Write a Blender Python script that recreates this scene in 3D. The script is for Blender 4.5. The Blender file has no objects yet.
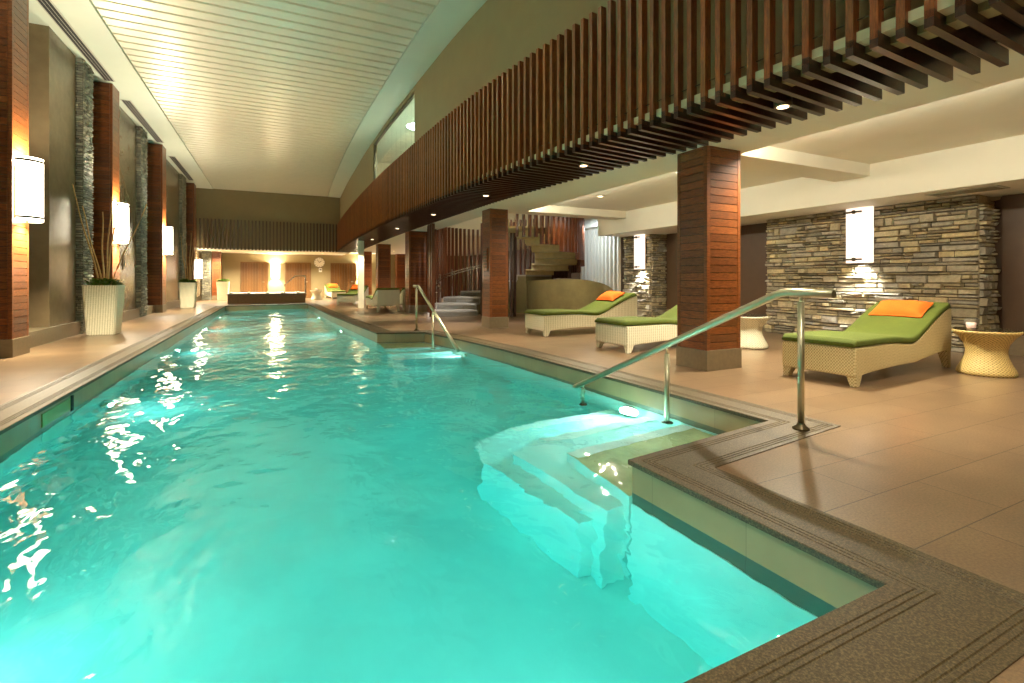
import bpy, bmesh, math, random
from mathutils import Vector, Matrix
random.seed(7)
scn = bpy.context.scene
COL = scn.collection
PI = math.pi

# ------------------------------------------------------------------ camera
F_PX, HOR, VPX, EYE = 490.0, 279.5, 273.0, 1.15
TH = math.atan((512 - VPX) / F_PX)
cd = bpy.data.cameras.new('camera'); cam = bpy.data.objects.new('camera', cd); COL.objects.link(cam)
cd.sensor_width = 36; cd.lens = F_PX / 1024 * 36
cd.shift_y = -(341.5 - HOR) / 1024
cd.clip_start = 0.02
cam.location = (0, 0, EYE); cam.rotation_euler = (PI / 2, 0, -TH)
scn.camera = cam

# ------------------------------------------------------------------ materials
def lin(c):
    c = c / 255.0
    return c / 12.92 if c <= 0.04045 else ((c + 0.055) / 1.055) ** 2.4
def rgb(r, g, b): return (lin(r), lin(g), lin(b), 1)

class NT:
    def __init__(s, name):
        s.m = bpy.data.materials.new(name); s.m.use_nodes = True
        s.t = s.m.node_tree; s.b = s.t.nodes['Principled BSDF']; s.out = s.t.nodes['Material Output']
    def n(s, typ, **kw):
        nd = s.t.nodes.new(typ)
        for k, v in kw.items(): setattr(nd, k, v)
        return nd
    def l(s, a, b): s.t.links.new(a, b)
    def coord(s, scale=(1, 1, 1), out='Object', rot=(0, 0, 0)):
        tc = s.n('ShaderNodeTexCoord'); mp = s.n('ShaderNodeMapping')
        mp.inputs['Scale'].default_value = scale; mp.inputs['Rotation'].default_value = rot
        s.l(tc.outputs[out], mp.inputs['Vector']); return mp.outputs['Vector']
    def noise(s, vec, scale, detail=4, rough=.55, dist=0):
        nd = s.n('ShaderNodeTexNoise'); nd.inputs['Scale'].default_value = scale
        nd.inputs['Detail'].default_value = detail; nd.inputs['Roughness'].default_value = rough
        nd.inputs['Distortion'].default_value = dist
        s.l(vec, nd.inputs['Vector']); return nd.outputs['Fac']
    def ramp(s, fac, stops):
        r = s.n('ShaderNodeValToRGB'); e = r.color_ramp.elements
        while len(e) < len(stops): e.new(.5)
        for i, (p, c) in enumerate(stops): e[i].position = p; e[i].color = c
        s.l(fac, r.inputs['Fac']); return r.outputs['Color']
    def mix(s, a, b, fac, mode='MIX'):
        m = s.n('ShaderNodeMix', data_type='RGBA', blend_type=mode)
        for sock, v in ((m.inputs[6], a), (m.inputs[7], b), (m.inputs[0], fac)):
            if isinstance(v, (tuple, float, int)): sock.default_value = v
            else: s.l(v, sock)
        return m.outputs[2]
    def bump(s, h, strength=.3, dist=.01, target=None):
        b = s.n('ShaderNodeBump'); b.inputs['Strength'].default_value = strength
        b.inputs['Distance'].default_value = dist
        s.l(h, b.inputs['Height']); s.l(b.outputs['Normal'], (target or s.b).inputs['Normal'])
        return b
    def island(s):
        return s.n('ShaderNodeNewGeometry').outputs['Random Per Island']
    def set(s, **kw):
        for k, v in kw.items(): s.b.inputs[k.replace('_', ' ')].default_value = v

def simple(name, c, rough=.5, metal=0, noise=0.0, nscale=8, bump=0):
    k = NT(name); k.set(Roughness=rough, Metallic=metal)
    v = k.coord()
    f = k.noise(v, nscale)
    d = tuple(x * (1 - noise) for x in c[:3]) + (1,)
    u = tuple(min(1, x * (1 + noise)) for x in c[:3]) + (1,)
    k.l(k.ramp(f, [(.3, d), (.7, u)]), k.b.inputs['Base Color'])
    if bump: k.bump(f, bump, .01)
    return k.m

def wood(name, dark, light, rough=.32, stretch=(1, 1, 12), isl=.6):
    k = NT(name)
    v = k.coord(stretch)
    f = k.noise(v, 6, 6, .6, .6)
    c = k.ramp(f, [(.25, dark), (.75, light)])
    r = k.ramp(k.island(), [(0, (.45, .45, .45, 1)), (1, (1.25, 1.2, 1.15, 1))])
    c2 = k.mix(c, r, isl, 'MULTIPLY')
    k.l(c2, k.b.inputs['Base Color'])
    k.set(Roughness=rough, Coat_Weight=.25, Coat_Roughness=.15)
    k.bump(f, .12, .004)
    return k.m

M = {}
M['plank'] = wood('mahogany_boards', rgb(80, 39, 16), rgb(160, 92, 42), .36, (2, 2, 14))
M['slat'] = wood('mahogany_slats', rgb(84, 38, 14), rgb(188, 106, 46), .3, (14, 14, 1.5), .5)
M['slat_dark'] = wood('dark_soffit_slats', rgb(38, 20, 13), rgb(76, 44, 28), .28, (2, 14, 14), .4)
M['door_wood'] = wood('door_timber', rgb(92, 62, 30), rgb(138, 98, 52), .4, (14, 14, 1.5), .5)
M['slat_stair'] = wood('stair_slats', rgb(58, 27, 13), rgb(124, 68, 34), .32, (14, 14, 1.5), .5)
M['slat_far'] = wood('grey_brown_slats', rgb(74, 56, 34), rgb(120, 96, 64), .4, (14, 14, 1.5), .4)
M['black'] = simple('black_backing', rgb(22, 18, 15), .7)
M['olive'] = simple('olive_paint', rgb(150, 136, 96), .55, 0, .04, 3)
M['far_olive'] = simple('taupe_paint', rgb(142, 126, 88), .55, 0, .04, 3)
M['white'] = simple('warm_white_plaster', rgb(232, 226, 206), .6, 0, .02, 2)
M['cream_gloss'] = simple('cream_ceiling_metal', rgb(236, 232, 212), .3, 0.35, .02, 3)
M['strip'] = simple('ceiling_margin', rgb(214, 218, 200), .45, 0, .02, 2)
M['darkpanel'] = simple('bronze_wall_panel', rgb(128, 110, 82), .27, .2, .10, 5)
M['darkwall'] = simple('dark_recess_wall', rgb(60, 48, 38), .55, 0, .08, 4)
M['browndoor'] = simple('brown_lacquer_panel', rgb(92, 70, 50), .4, 0, .06, 5)
M['skirt'] = simple('skirting_tile', rgb(128, 112, 86), .35, 0, .10, 20)
M['steel'] = simple('brushed_steel', rgb(206, 200, 172), .36, 1, .04, 30)
M['chrome'] = simple('polished_steel', rgb(220, 220, 215), .12, 1, .02, 30)
M['bronze'] = simple('bronze_metal', rgb(96, 84, 62), .35, .9, .05, 20)
M['ventmetal'] = simple('vent_metal', rgb(190, 186, 170), .5, .2, .03, 20)
M['greyplastic'] = simple('grey_plastic', rgb(70, 64, 56), .5, 0, .03, 20)
M['whiteplastic'] = simple('white_plastic', rgb(228, 226, 216), .45, 0, .02, 20)
M['soil'] = simple('potting_soil', rgb(46, 34, 24), .95, 0, .4, 60, .6)
M['stick'] = simple('dry_bamboo', rgb(186, 146, 92), .55, 0, .25, 14)
M['treadtan'] = simple('tan_stair_tread', rgb(222, 202, 146), .45, 0, .10, 6)
M['treadstone'] = simple('pale_stair_tread', rgb(190, 184, 168), .4, 0, .06, 12)
M['drum'] = simple('bronze_drum_panel', rgb(140, 128, 88), .3, .4, .12, 4)

def mk_leaf():
    k = NT('leaf_green'); v = k.coord()
    f = k.noise(v, 9)
    c = k.ramp(f, [(.3, rgb(40, 74, 18)), (.7, rgb(120, 156, 48))])
    r = k.ramp(k.island(), [(0, (.5, .5, .5, 1)), (1, (1.2, 1.2, 1, 1))])
    k.l(k.mix(c, r, .7, 'MULTIPLY'), k.b.inputs['Base Color']); k.set(Roughness=.4); return k.m
M['leaf'] = mk_leaf()

def mk_stone(name, cols, bs=.6):
    k = NT(name); v = k.coord()
    base = k.ramp(k.island(), [(i / (len(cols) - 1), c) for i, c in enumerate(cols)])
    f = k.noise(v, 14, 8, .7)
    g = k.ramp(f, [(.25, (.5, .49, .47, 1)), (.75, (1.35, 1.32, 1.24, 1))])
    k.l(k.mix(base, g, .75, 'MULTIPLY'), k.b.inputs['Base Color'])
    k.set(Roughness=.75)
    k.bump(k.noise(v, 26, 8, .7), bs, .02); return k.m
M['stone'] = mk_stone('ledge_stone', [rgb(140, 130, 110), rgb(196, 182, 146), rgb(168, 162, 148), rgb(214, 196, 150), rgb(154, 144, 122), rgb(196, 188, 170)], 1.0)
M['stone_grey'] = mk_stone('slate_ledge_stone', [rgb(108, 106, 94), rgb(150, 146, 128), rgb(122, 122, 112), rgb(176, 170, 146)])

def mk_tiles():
    k = NT('deck_tiles'); v = k.coord()
    br = k.n('ShaderNodeTexBrick'); k.l(v, br.inputs['Vector'])
    br.offset = .36; br.inputs['Scale'].default_value = 1; br.inputs['Brick Width'].default_value = 1.1
    br.inputs['Row Height'].default_value = .375; br.inputs['Mortar Size'].default_value = .0028
    br.inputs['Mortar Smooth'].default_value = .1
    br.inputs['Color1'].default_value = rgb(134, 110, 84); br.inputs['Color2'].default_value = rgb(122, 99, 74)
    br.inputs['Mortar'].default_value = rgb(66, 50, 36)
    f = k.noise(v, 85, 3, .65); g = k.noise(v, 3, 3)
    sp = k.ramp(f, [(.3, (.6, .58, .55, 1)), (.7, (1.3, 1.3, 1.3, 1))])
    c = k.mix(br.outputs['Color'], sp, .8, 'MULTIPLY')
    c = k.mix(c, k.ramp(g, [(.3, (.85, .85, .85, 1)), (.7, (1.1, 1.08, 1.05, 1))]), .8, 'MULTIPLY')
    k.l(c, k.b.inputs['Base Color'])
    k.set(Roughness=.29)
    add = k.n('ShaderNodeMath', operation='ADD')
    mu = k.n('ShaderNodeMath', operation='MULTIPLY'); mu.inputs[1].default_value = .3
    inv = k.n('ShaderNodeMath', operation='SUBTRACT'); inv.inputs[0].default_value = 1
    k.l(br.outputs['Fac'], inv.inputs[1]); k.l(f, mu.inputs[0]); k.l(inv.outputs[0], add.inputs[0]); k.l(mu.outputs[0], add.inputs[1])
    k.bump(add.outputs[0], .25, .004); return k.m
M['tiles'] = mk_tiles()

def mk_coping():
    k = NT('coping_granite'); v = k.coord()
    f = k.noise(v, 120, 4, .7)
    k.l(k.ramp(f, [(.25, rgb(38, 32, 20)), (.5, rgb(82, 69, 45)), (.75, rgb(134, 116, 82))]), k.b.inputs['Base Color'])
    k.set(Roughness=.5); k.bump(f, .3, .003); return k.m
M['coping'] = mk_coping()

def mk_pooltile(name, c1, c2, mort, w=.3, h=.15, rough=.3):
    k = NT(name); tc = k.n('ShaderNodeTexCoord'); sp = k.n('ShaderNodeSeparateXYZ'); k.l(tc.outputs['Object'], sp.inputs[0])
    ad = k.n('ShaderNodeMath', operation='ADD'); k.l(sp.outputs[0], ad.inputs[0]); k.l(sp.outputs[1], ad.inputs[1])
    cb = k.n('ShaderNodeCombineXYZ'); k.l(ad.outputs[0], cb.inputs[0]); k.l(sp.outputs[2], cb.inputs[1])
    br = k.n('ShaderNodeTexBrick'); k.l(cb.outputs[0], br.inputs['Vector']); br.offset = 0
    br.inputs['Scale'].default_value = 1; br.inputs['Brick Width'].default_value = w; br.inputs['Row Height'].default_value = h
    br.inputs['Mortar Size'].default_value = .002
    br.inputs['Color1'].default_value = c1; br.inputs['Color2'].default_value = c2; br.inputs['Mortar'].default_value = mort
    f = k.noise(tc.outputs['Object'], 2.2, 5)
    k.l(k.mix(br.outputs['Color'], k.ramp(f, [(.3, (.82, .84, .82, 1)), (.7, (1.1, 1.1, 1.08, 1))]), .8, 'MULTIPLY'), k.b.inputs['Base Color'])
    k.set(Roughness=rough); return k.m
M['wetband'] = mk_pooltile('submerged_tile_band', rgb(84, 92, 74), rgb(76, 84, 68), rgb(60, 66, 52), .62, .5)
M['waterline'] = mk_pooltile('waterline_tile', rgb(168, 146, 108), rgb(160, 138, 102), rgb(136, 116, 86), .62, .5)
M['poolplaster'] = simple('pool_interior', rgb(205, 238, 228), .6, 0, .07, 1.6)
M['steptile'] = simple('pool_step_tile', rgb(196, 186, 132), .5, 0, .18, 5)
M['nosing'] = simple('step_nosing', rgb(242, 244, 232), .5, 0, .02, 5)

def mk_water():
    k = NT('pool_water'); t = k.t
    t.nodes.remove(k.b)
    gl = k.n('ShaderNodeBsdfGlass'); gl.inputs['IOR'].default_value = 1.33; gl.inputs['Roughness'].default_value = 0.0
    v = k.coord((1, .75, 1))
    a = k.noise(v, 1.7, 2, .5, .4); b = k.noise(v, 5.5, 2, .5, .3)
    m = k.n('ShaderNodeMath', operation='MULTIPLY_ADD'); m.inputs[1].default_value = .22
    k.l(b, m.inputs[0]); k.l(a, m.inputs[2])
    bp = k.n('ShaderNodeBump'); bp.inputs['Strength'].default_value = 1.0; bp.inputs['Distance'].default_value = WAVE
    k.l(m.outputs[0], bp.inputs['Height']); k.l(bp.outputs['Normal'], gl.inputs['Normal'])
    k.l(gl.outputs[0], k.out.inputs['Surface'])
    ab = k.n('ShaderNodeVolumeAbsorption'); ab.inputs['Color'].default_value = (0.10, .92, .94, 1); ab.inputs['Density'].default_value = .62
    k.l(ab.outputs[0], k.out.inputs['Volume'])
    return k.m
WAVE = .05
M['water'] = mk_water()

def mk_wicker(name, c1, c2, sx=105, sz=90, lathe=False, ribs=.15):
    k = NT(name); tc = k.n('ShaderNodeTexCoord'); sp = k.n('ShaderNodeSeparateXYZ'); k.l(tc.outputs['Object'], sp.inputs[0])
    ad = k.n('ShaderNodeMath', operation='ADD'); k.l(sp.outputs[0], ad.inputs[0]); k.l(sp.outputs[1], ad.inputs[1])
    def wav(src, sc):
        mu = k.n('ShaderNodeMath', operation='MULTIPLY'); mu.inputs[1].default_value = sc; k.l(src, mu.inputs[0])
        s = k.n('ShaderNodeMath', operation='SINE'); k.l(mu.outputs[0], s.inputs[0]); return s.outputs[0]
    if lathe:
        ad = k.n('ShaderNodeMath', operation='ARCTAN2'); k.l(sp.outputs[1], ad.inputs[0]); k.l(sp.outputs[0], ad.inputs[1])
    w1 = wav(ad.outputs[0], 40 if lathe else sx * 2); w2 = wav(sp.outputs[2], sz * 2)
    pr = k.n('ShaderNodeMath', operation='MULTIPLY'); k.l(w1, pr.inputs[0]); k.l(w2, pr.inputs[1])
    mr = k.n('ShaderNodeMapRange'); mr.inputs['From Min'].default_value = -1
    bl = k.n('ShaderNodeMath', operation='MULTIPLY_ADD'); bl.inputs[1].default_value = ribs
    sc_ = k.n('ShaderNodeMath', operation='MULTIPLY'); sc_.inputs[1].default_value = 1 - ribs
    k.l(pr.outputs[0], sc_.inputs[0]); k.l(w1, bl.inputs[0]); k.l(sc_.outputs[0], bl.inputs[2]); k.l(bl.outputs[0], mr.inputs['Value'])
    f = k.noise(tc.outputs['Object'], 40, 3)
    c = k.ramp(mr.outputs[0], [(.15, c1), (.6, c2)])
    c = k.mix(c, k.ramp(f, [(.3, (.8, .8, .78, 1)), (.7, (1.1, 1.1, 1.1, 1))]), .6, 'MULTIPLY')
    k.l(c, k.b.inputs['Base Color']); k.set(Roughness=.45)
    k.bump(mr.outputs[0], .5, .006); return k.m
M['wicker'] = mk_wicker('pale_wicker', rgb(170, 146, 88), rgb(232, 214, 164))
M['wicker_white'] = mk_wicker('white_wicker', rgb(206, 198, 160), rgb(246, 240, 212), 75, 75, False, .65)
M['wicker_gold'] = mk_wicker('golden_wicker', rgb(164, 134, 70), rgb(222, 194, 126), 150, 110, True)
M['wicker_round'] = mk_wicker('white_round_wicker', rgb(190, 182, 146), rgb(240, 234, 206), 150, 110, True)

def mk_fabric(name, c1, c2, s=160):
    k = NT(name); v = k.coord(); f = k.noise(v, s, 3, .7); g = k.noise(v, 5, 3)
    c = k.ramp(f, [(.3, c1), (.7, c2)])
    k.l(k.mix(c, k.ramp(g, [(.3, (.88, .88, .88, 1)), (.7, (1.08, 1.08, 1.08, 1))]), .8, 'MULTIPLY'), k.b.inputs['Base Color'])
    k.set(Roughness=.9); k.bump(f, .3, .003); return k.m
M['green'] = mk_fabric('green_cushion_fabric', rgb(66, 80, 16), rgb(104, 116, 36))
M['orange'] = mk_fabric('orange_fabric', rgb(226, 88, 8), rgb(250, 122, 24))

def mk_glass(name, tint=(1, 1, 1, 1), rough=0):
    k = NT(name); k.set(Base_Color=tint, Roughness=rough, IOR=1.45, Transmission_Weight=1.0); return k.m
M['glass'] = mk_glass('table_glass', (.92, .96, .9, 1))
M['window'] = mk_glass('window_glass', (.85, .95, .92, 1), .02)

def mk_emit(name, c, s):
    k = NT(name); k.set(Base_Color=c, Emission_Color=c, Emission_Strength=s, Roughness=.6)
    v = k.coord(); f = k.noise(v, 3, 2)
    k.l(k.ramp(f, [(.3, tuple(x * .96 for x in c[:3]) + (1,)), (.7, c)]), k.b.inputs['Base Color']); return k.m
SCONCE_S = 7.5
M['shade'] = mk_emit('lit_lamp_shade', (1, .88, .66, 1), SCONCE_S)
M['shade_white'] = mk_emit('lit_frosted_lens', (1, .86, .74, 1), .55)
M['lens'] = mk_emit('lit_downlight_lens', (1, .72, .42, 1), 2.2)
M['poollens'] = mk_emit('lit_pool_lens', (.9, 1, .95, 1), 1)
M['candle'] = mk_emit('candle_flame_glow', (1, .62, .5, 1), 3)
M['cup'] = simple('frosted_pink_glass', rgb(240, 206, 196), .3, 0, .03, 20)
M['daylight'] = mk_emit('bright_room_beyond', (1, .97, .92, 1), 1.6)

# ------------------------------------------------------------------ mesh tools
class MB:
    def __init__(s): s.bm = bmesh.new()
    def box(s, x0, x1, y0, y1, z0, z1, mi=0):
        vs = [s.bm.verts.new(p) for p in ((x0, y0, z0), (x1, y0, z0), (x1, y1, z0), (x0, y1, z0), (x0, y0, z1), (x1, y0, z1), (x1, y1, z1), (x0, y1, z1))]
        for f in ((0, 3, 2, 1), (4, 5, 6, 7), (0, 1, 5, 4), (1, 2, 6, 5), (2, 3, 7, 6), (3, 0, 4, 7)):
            s.bm.faces.new([vs[i] for i in f]).material_index = mi
        return vs
    def obox(s, c, size, mat3=None, mi=0):
        h = [v / 2 for v in size]
        vs = s.box(-h[0], h[0], -h[1], h[1], -h[2], h[2], mi)
        for v in vs:
            p = Vector(v.co)
            if mat3 is not None: p = mat3 @ p
            v.co = p + Vector(c)
        return vs
    def frus(s, b, t, mi=0):
        """b, t: four (x,y,z) bottom and top corners"""
        vs = [s.bm.verts.new(p) for p in list(b) + list(t)]
        n = len(b)
        s.bm.faces.new([vs[i] for i in reversed(range(n))]).material_index = mi
        s.bm.faces.new([vs[n + i] for i in range(n)]).material_index = mi
        for i in range(n):
            j = (i + 1) % n
            s.bm.faces.new((vs[i], vs[j], vs[n + j], vs[n + i])).material_index = mi
        return vs
    def prism(s, poly, z0, z1, mi=0):
        return s.frus([(x, y, z0) for x, y in poly], [(x, y, z1) for x, y in poly], mi)
    def tube(s, pts, r, n=10, cap=True, taper=None):
        pts = [Vector(p) for p in pts]; rings = []
        for i, p in enumerate(pts):
            d = (pts[min(i + 1, len(pts) - 1)] - pts[max(i - 1, 0)]).normalized()
            up = Vector((0, 0, 1)) if abs(d.z) < .95 else Vector((1, 0, 0))
            a = d.cross(up).normalized(); b = a.cross(d)
            rr = r if taper is None else r * (1 + (taper - 1) * i / (len(pts) - 1))
            rings.append([s.bm.verts.new(p + a * rr * math.cos(2 * PI * k / n) + b * rr * math.sin(2 * PI * k / n)) for k in range(n)])
        for i in range(len(rings) - 1):
            for k in range(n):
                f = s.bm.faces.new((rings[i][k], rings[i][(k + 1) % n], rings[i + 1][(k + 1) % n], rings[i + 1][k])); f.smooth = True
        if cap: s.bm.faces.new(list(reversed(rings[0]))); s.bm.faces.new(rings[-1])
    def lathe(s, prof, n=32, c=(0, 0, 0), smooth=True):
        rings = [[s.bm.verts.new((c[0] + r * math.cos(2 * PI * k / n), c[1] + r * math.sin(2 * PI * k / n), c[2] + z)) for k in range(n)] for r, z in prof]
        for i in range(len(rings) - 1):
            for k in range(n):
                f = s.bm.faces.new((rings[i][k], rings[i][(k + 1) % n], rings[i + 1][(k + 1) % n], rings[i + 1][k])); f.smooth = smooth
        s.bm.faces.new(list(reversed(rings[0]))); s.bm.faces.new(rings[-1])
    def quad(s, pts, mi=0):
        f = s.bm.faces.new([s.bm.verts.new(p) for p in pts]); f.material_index = mi; return f
    def grid(s, rows, smooth=True, mi=0):
        vr = [[s.bm.verts.new(p) for p in r] for r in rows]
        for i in range(len(vr) - 1):
            for j in range(len(vr[0]) - 1):
                f = s.bm.faces.new((vr[i][j], vr[i][j + 1], vr[i + 1][j + 1], vr[i + 1][j])); f.smooth = smooth; f.material_index = mi
        return vr
    def build(s, name, mats, parent=None, bevel=0, recalc=True, sub=0):
        if recalc: bmesh.ops.recalc_face_normals(s.bm, faces=s.bm.faces)
        me = bpy.data.meshes.new(name); s.bm.to_mesh(me); s.bm.free()
        for m in (mats if isinstance(mats, (list, tuple)) else [mats]): me.materials.append(m)
        o = bpy.data.objects.new(name, me); COL.objects.link(o)
        if parent is not None: o.parent = parent
        if bevel:
            b = o.modifiers.new('bevel', 'BEVEL'); b.width = bevel; b.segments = 2; b.limit_method = 'ANGLE'; b.angle_limit = .6
        if sub:
            b = o.modifiers.new('sub', 'SUBSURF'); b.levels = sub; b.render_levels = sub
        return o

def tag(o, label=None, cat=None, group=None, kind=None):
    if label: o['label'] = label
    if cat: o['category'] = cat
    if group: o['group'] = group
    if kind: o['kind'] = kind
    return o
def thing(name, label, cat, loc=(0, 0, 0), rz=0, group=None):
    o = bpy.data.objects.new(name, None); COL.objects.link(o); o.empty_display_size = .1
    o.location = loc; o.rotation_euler = (0, 0, rz)
    return tag(o, label, cat, group)
def structure(o, label, cat='building'):
    return tag(o, label, cat, kind='structure')
def copy_tree(o, parent=None):
    c = o.copy(); COL.objects.link(c)
    if parent is not None: c.parent = parent
    for ch in list(o.children): copy_tree(ch, c)
    return c
def dup(o, loc, rz, label, group=None):
    c = copy_tree(o); c.location = loc; c.rotation_euler = (0, 0, rz); c['label'] = label
    if group: c['group'] = group
    return c
def light(name, typ, loc, energy, color=(1, .8, .55), target=None, parent=None, **kw):
    ld = bpy.data.lights.new(name, typ); ld.energy = energy * {'downlight_lamp': 3.2, 'pier_fill': 2.5}.get(name, 1); ld.color = color
    for k, v in kw.items(): setattr(ld, k, v)
    o = bpy.data.objects.new(name, ld); COL.objects.link(o); o.location = loc
    if target is not None:
        o.rotation_euler = (Vector(target) - Vector(loc)).to_track_quat('-Z', 'Y').to_euler()
    if parent is not None: o.parent = parent
    return o

# ------------------------------------------------------------------ curves of the plan
def interp(tab, y):
    if y <= tab[0][0]:
        (a, b), (c, d) = tab[0], tab[1]; return b + (d - b) * (y - a) / (c - a)
    for (a, b), (c, d) in zip(tab, tab[1:]):
        if y <= c: return b + (d - b) * (y - a) / (c - a)
    (a, b), (c, d) = tab[-2], tab[-1]; return b + (d - b) * (y - a) / (c - a)
def smooth(tab, y, w=1.1):
    return sum(interp(tab, y + w * k / 4) for k in range(-4, 5)) / 9
FT = [(-4, 3.74), (1.2, 3.70), (2.9, 3.60), (4.6, 3.40), (6.7, 3.13), (8.6, 2.98), (11, 2.92), (15, 2.86), (19, 2.90), (25, 3.08), (31, 3.36)]
def fasX(y): return smooth(FT, y)
ZS, ZT, ZC = 2.72, 4.30, 5.85        # soffit underside, top of the slat band, pool ceiling
YFAR, YSOF = 33.0, 29.6              # far wall, far soffit front
YB = -3.5                            # wall behind the camera

# ------------------------------------------------------------------ pool outline
POOL = [(-1.85, 1.04), (2.07, 1.04), (2.03, 2.48), (3.61, 2.66), (3.59, 3.5), (3.55, 4.5), (3.49, 5.8), (3.40, 7.3), (3.22, 8.9), (2.95, 10.42), (2.0, 10.75), (1.66, 16.9), (1.47, 24.8), (-1.85, 24.45)]
def offset(poly, d):
    out = []; n = len(poly)
    for i in range(n):
        p0, p1, p2 = Vector(poly[i - 1]), Vector(poly[i]), Vector(poly[(i + 1) % n])
        e1 = (p1 - p0).normalized(); e2 = (p2 - p1).normalized()
        n1 = Vector((e1.y, -e1.x)); n2 = Vector((e2.y, -e2.x))
        m = (n1 + n2); m = m / m.length_squared * 2
        out.append(tuple(p1 + m * d))
    return out
def ring_strip(mb, profile, poly=POOL, mi=0):
    rings = [[mb.bm.verts.new((x, y, z)) for x, y in offset(poly, d)] for d, z in profile]
    n = len(poly)
    for a, b in zip(rings, rings[1:]):
        for i in range(n):
            j = (i + 1) % n
            mb.bm.faces.new((a[i], a[j], b[j], b[i])).material_index = mi
CW = .38
mb = MB()
prof = [(0.02, -.026), (0, -.026), (0, .002), (.004, .006)]
for d in (.06, .085, .11, .285, .31, .335):
    prof += [(d, .006), (d + .003, .002), (d + .007, .002), (d + .010, .006)]
prof += [(CW, .006), (CW, -.02)]
ring_strip(mb, prof)
structure(mb.build('trim_1', M['coping']), 'speckled brown granite coping with grooved lines around the pool edge', 'pool coping')

# deck floor with the pool cut out
bm = bmesh.new()
def loop(bm, pts):
    vs = [bm.verts.new((x, y, 0)) for x, y in pts]
    return [bm.edges.new((vs[i], vs[(i + 1) % len(vs)])) for i in range(len(vs))]
ed = loop(bm, [(-5.2, YB), (13.5, YB), (13.5, YFAR), (-5.2, YFAR)]) + loop(bm, offset(POOL, CW - .005))
bmesh.ops.triangle_fill(bm, use_beauty=True, use_dissolve=False, edges=ed)
for f in bm.faces:
    if f.normal.z < 0: f.normal_flip()
me = bpy.data.meshes.new('floor'); bm.to_mesh(me); bm.free(); me.materials.append(M['tiles'])
o = bpy.data.objects.new('floor', me); COL.objects.link(o); structure(o, 'beige brown stone tiled deck floor around the pool', 'floor')

# basin
ZW, ZBAND, ZFL = -0.20, -0.37, -1.45
mb = MB()
ring_strip(mb, [(.02, -.02), (.02, ZW - .005)], mi=0); ring_strip(mb, [(.02, ZW - .005), (.02, ZBAND)], mi=2)
ring_strip(mb, [(.02, ZBAND), (.012, ZBAND), (.012, ZFL)], mi=1)
mb.bm.faces.new([mb.bm.verts.new((x, y, ZFL)) for x, y in offset(POOL, .03)]).material_index = 1
structure(mb.build('pool_basin', [M['waterline'], M['poolplaster'], M['wetband']]), 'long swimming pool basin with grey green waterline tiles', 'pool')
# steps
def steps(name, polys, label):
    t = thing(name, label, 'pool steps')
    for k, (poly, z, nose) in enumerate(polys):
        mb = MB(); mb.prism(poly, ZFL + .005, z)
        
        if k == 0:
            for f in mb.bm.faces:
                if all(abs(v.co.z - z) < 1e-5 for v in f.verts): f.material_index = 1
        s = mb.build('step', [M['poolplaster'], M['steptile']], t)
        mb = MB()
        for (a, b) in nose:
            a = Vector(a + (0,)); b = Vector(b + (0,)); d = (b - a).normalized(); nn = Vector((-d.y, d.x, 0)) * .14
            mb.frus([a + Vector((0, 0, z + .001)), b + Vector((0, 0, z + .001)), b + nn + Vector((0, 0, z + .001)), a + nn + Vector((0, 0, z + .001))],
                    [a + Vector((0, 0, z + .006)), b + Vector((0, 0, z + .006)), b + nn + Vector((0, 0, z + .006)), a + nn + Vector((0, 0, z + .006))])
        mb.build('nosing', M['nosing'], s)
    return t
steps('pool_steps', [
    ([(2.10, 2.56), (3.58, 2.70), (3.57, 3.55), (2.15, 3.40)], -.38, [((3.57, 3.55), (2.15, 3.40))]),
    ([(1.95, 2.60), (3.575, 2.72), (3.55, 4.05), (2.2, 3.95), (1.85, 3.75)], -.56, [((3.55, 4.05), (2.2, 3.95))]),
    ([(1.80, 2.70), (3.57, 2.74), (3.53, 4.6), (2.2, 4.55), (1.75, 4.3), (1.6, 3.9)], -.76, [((3.53, 4.6), (2.2, 4.55))]),
    ], 'pale submerged steps under the near handrail at the near end of the pool recess')
steps('pool_steps', [
    ([(2.03, 10.7), (1.99, 9.75), (3.05, 9.55), (2.93, 10.38)], -.36, [((1.99, 9.75), (3.05, 9.55))]),
    ([(2.02, 10.68), (1.95, 9.3), (3.13, 9.1), (2.94, 10.36)], -.54, [((1.95, 9.3), (3.13, 9.1))]),
    ([(2.01, 10.66), (1.92, 8.85), (3.18, 8.65), (2.95, 10.34)], -.74, [((1.92, 8.85), (3.18, 8.65))]),
    ], 'pale submerged steps under the farther handrail at the far end of the pool recess')
# water
mb = MB(); W = offset(POOL, .035); mb.prism(W, ZFL - .05, ZW)
o = mb.build('pool_water', M['water']); tag(o, 'rippled turquoise water filling the long indoor pool', 'water', kind='stuff')

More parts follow.
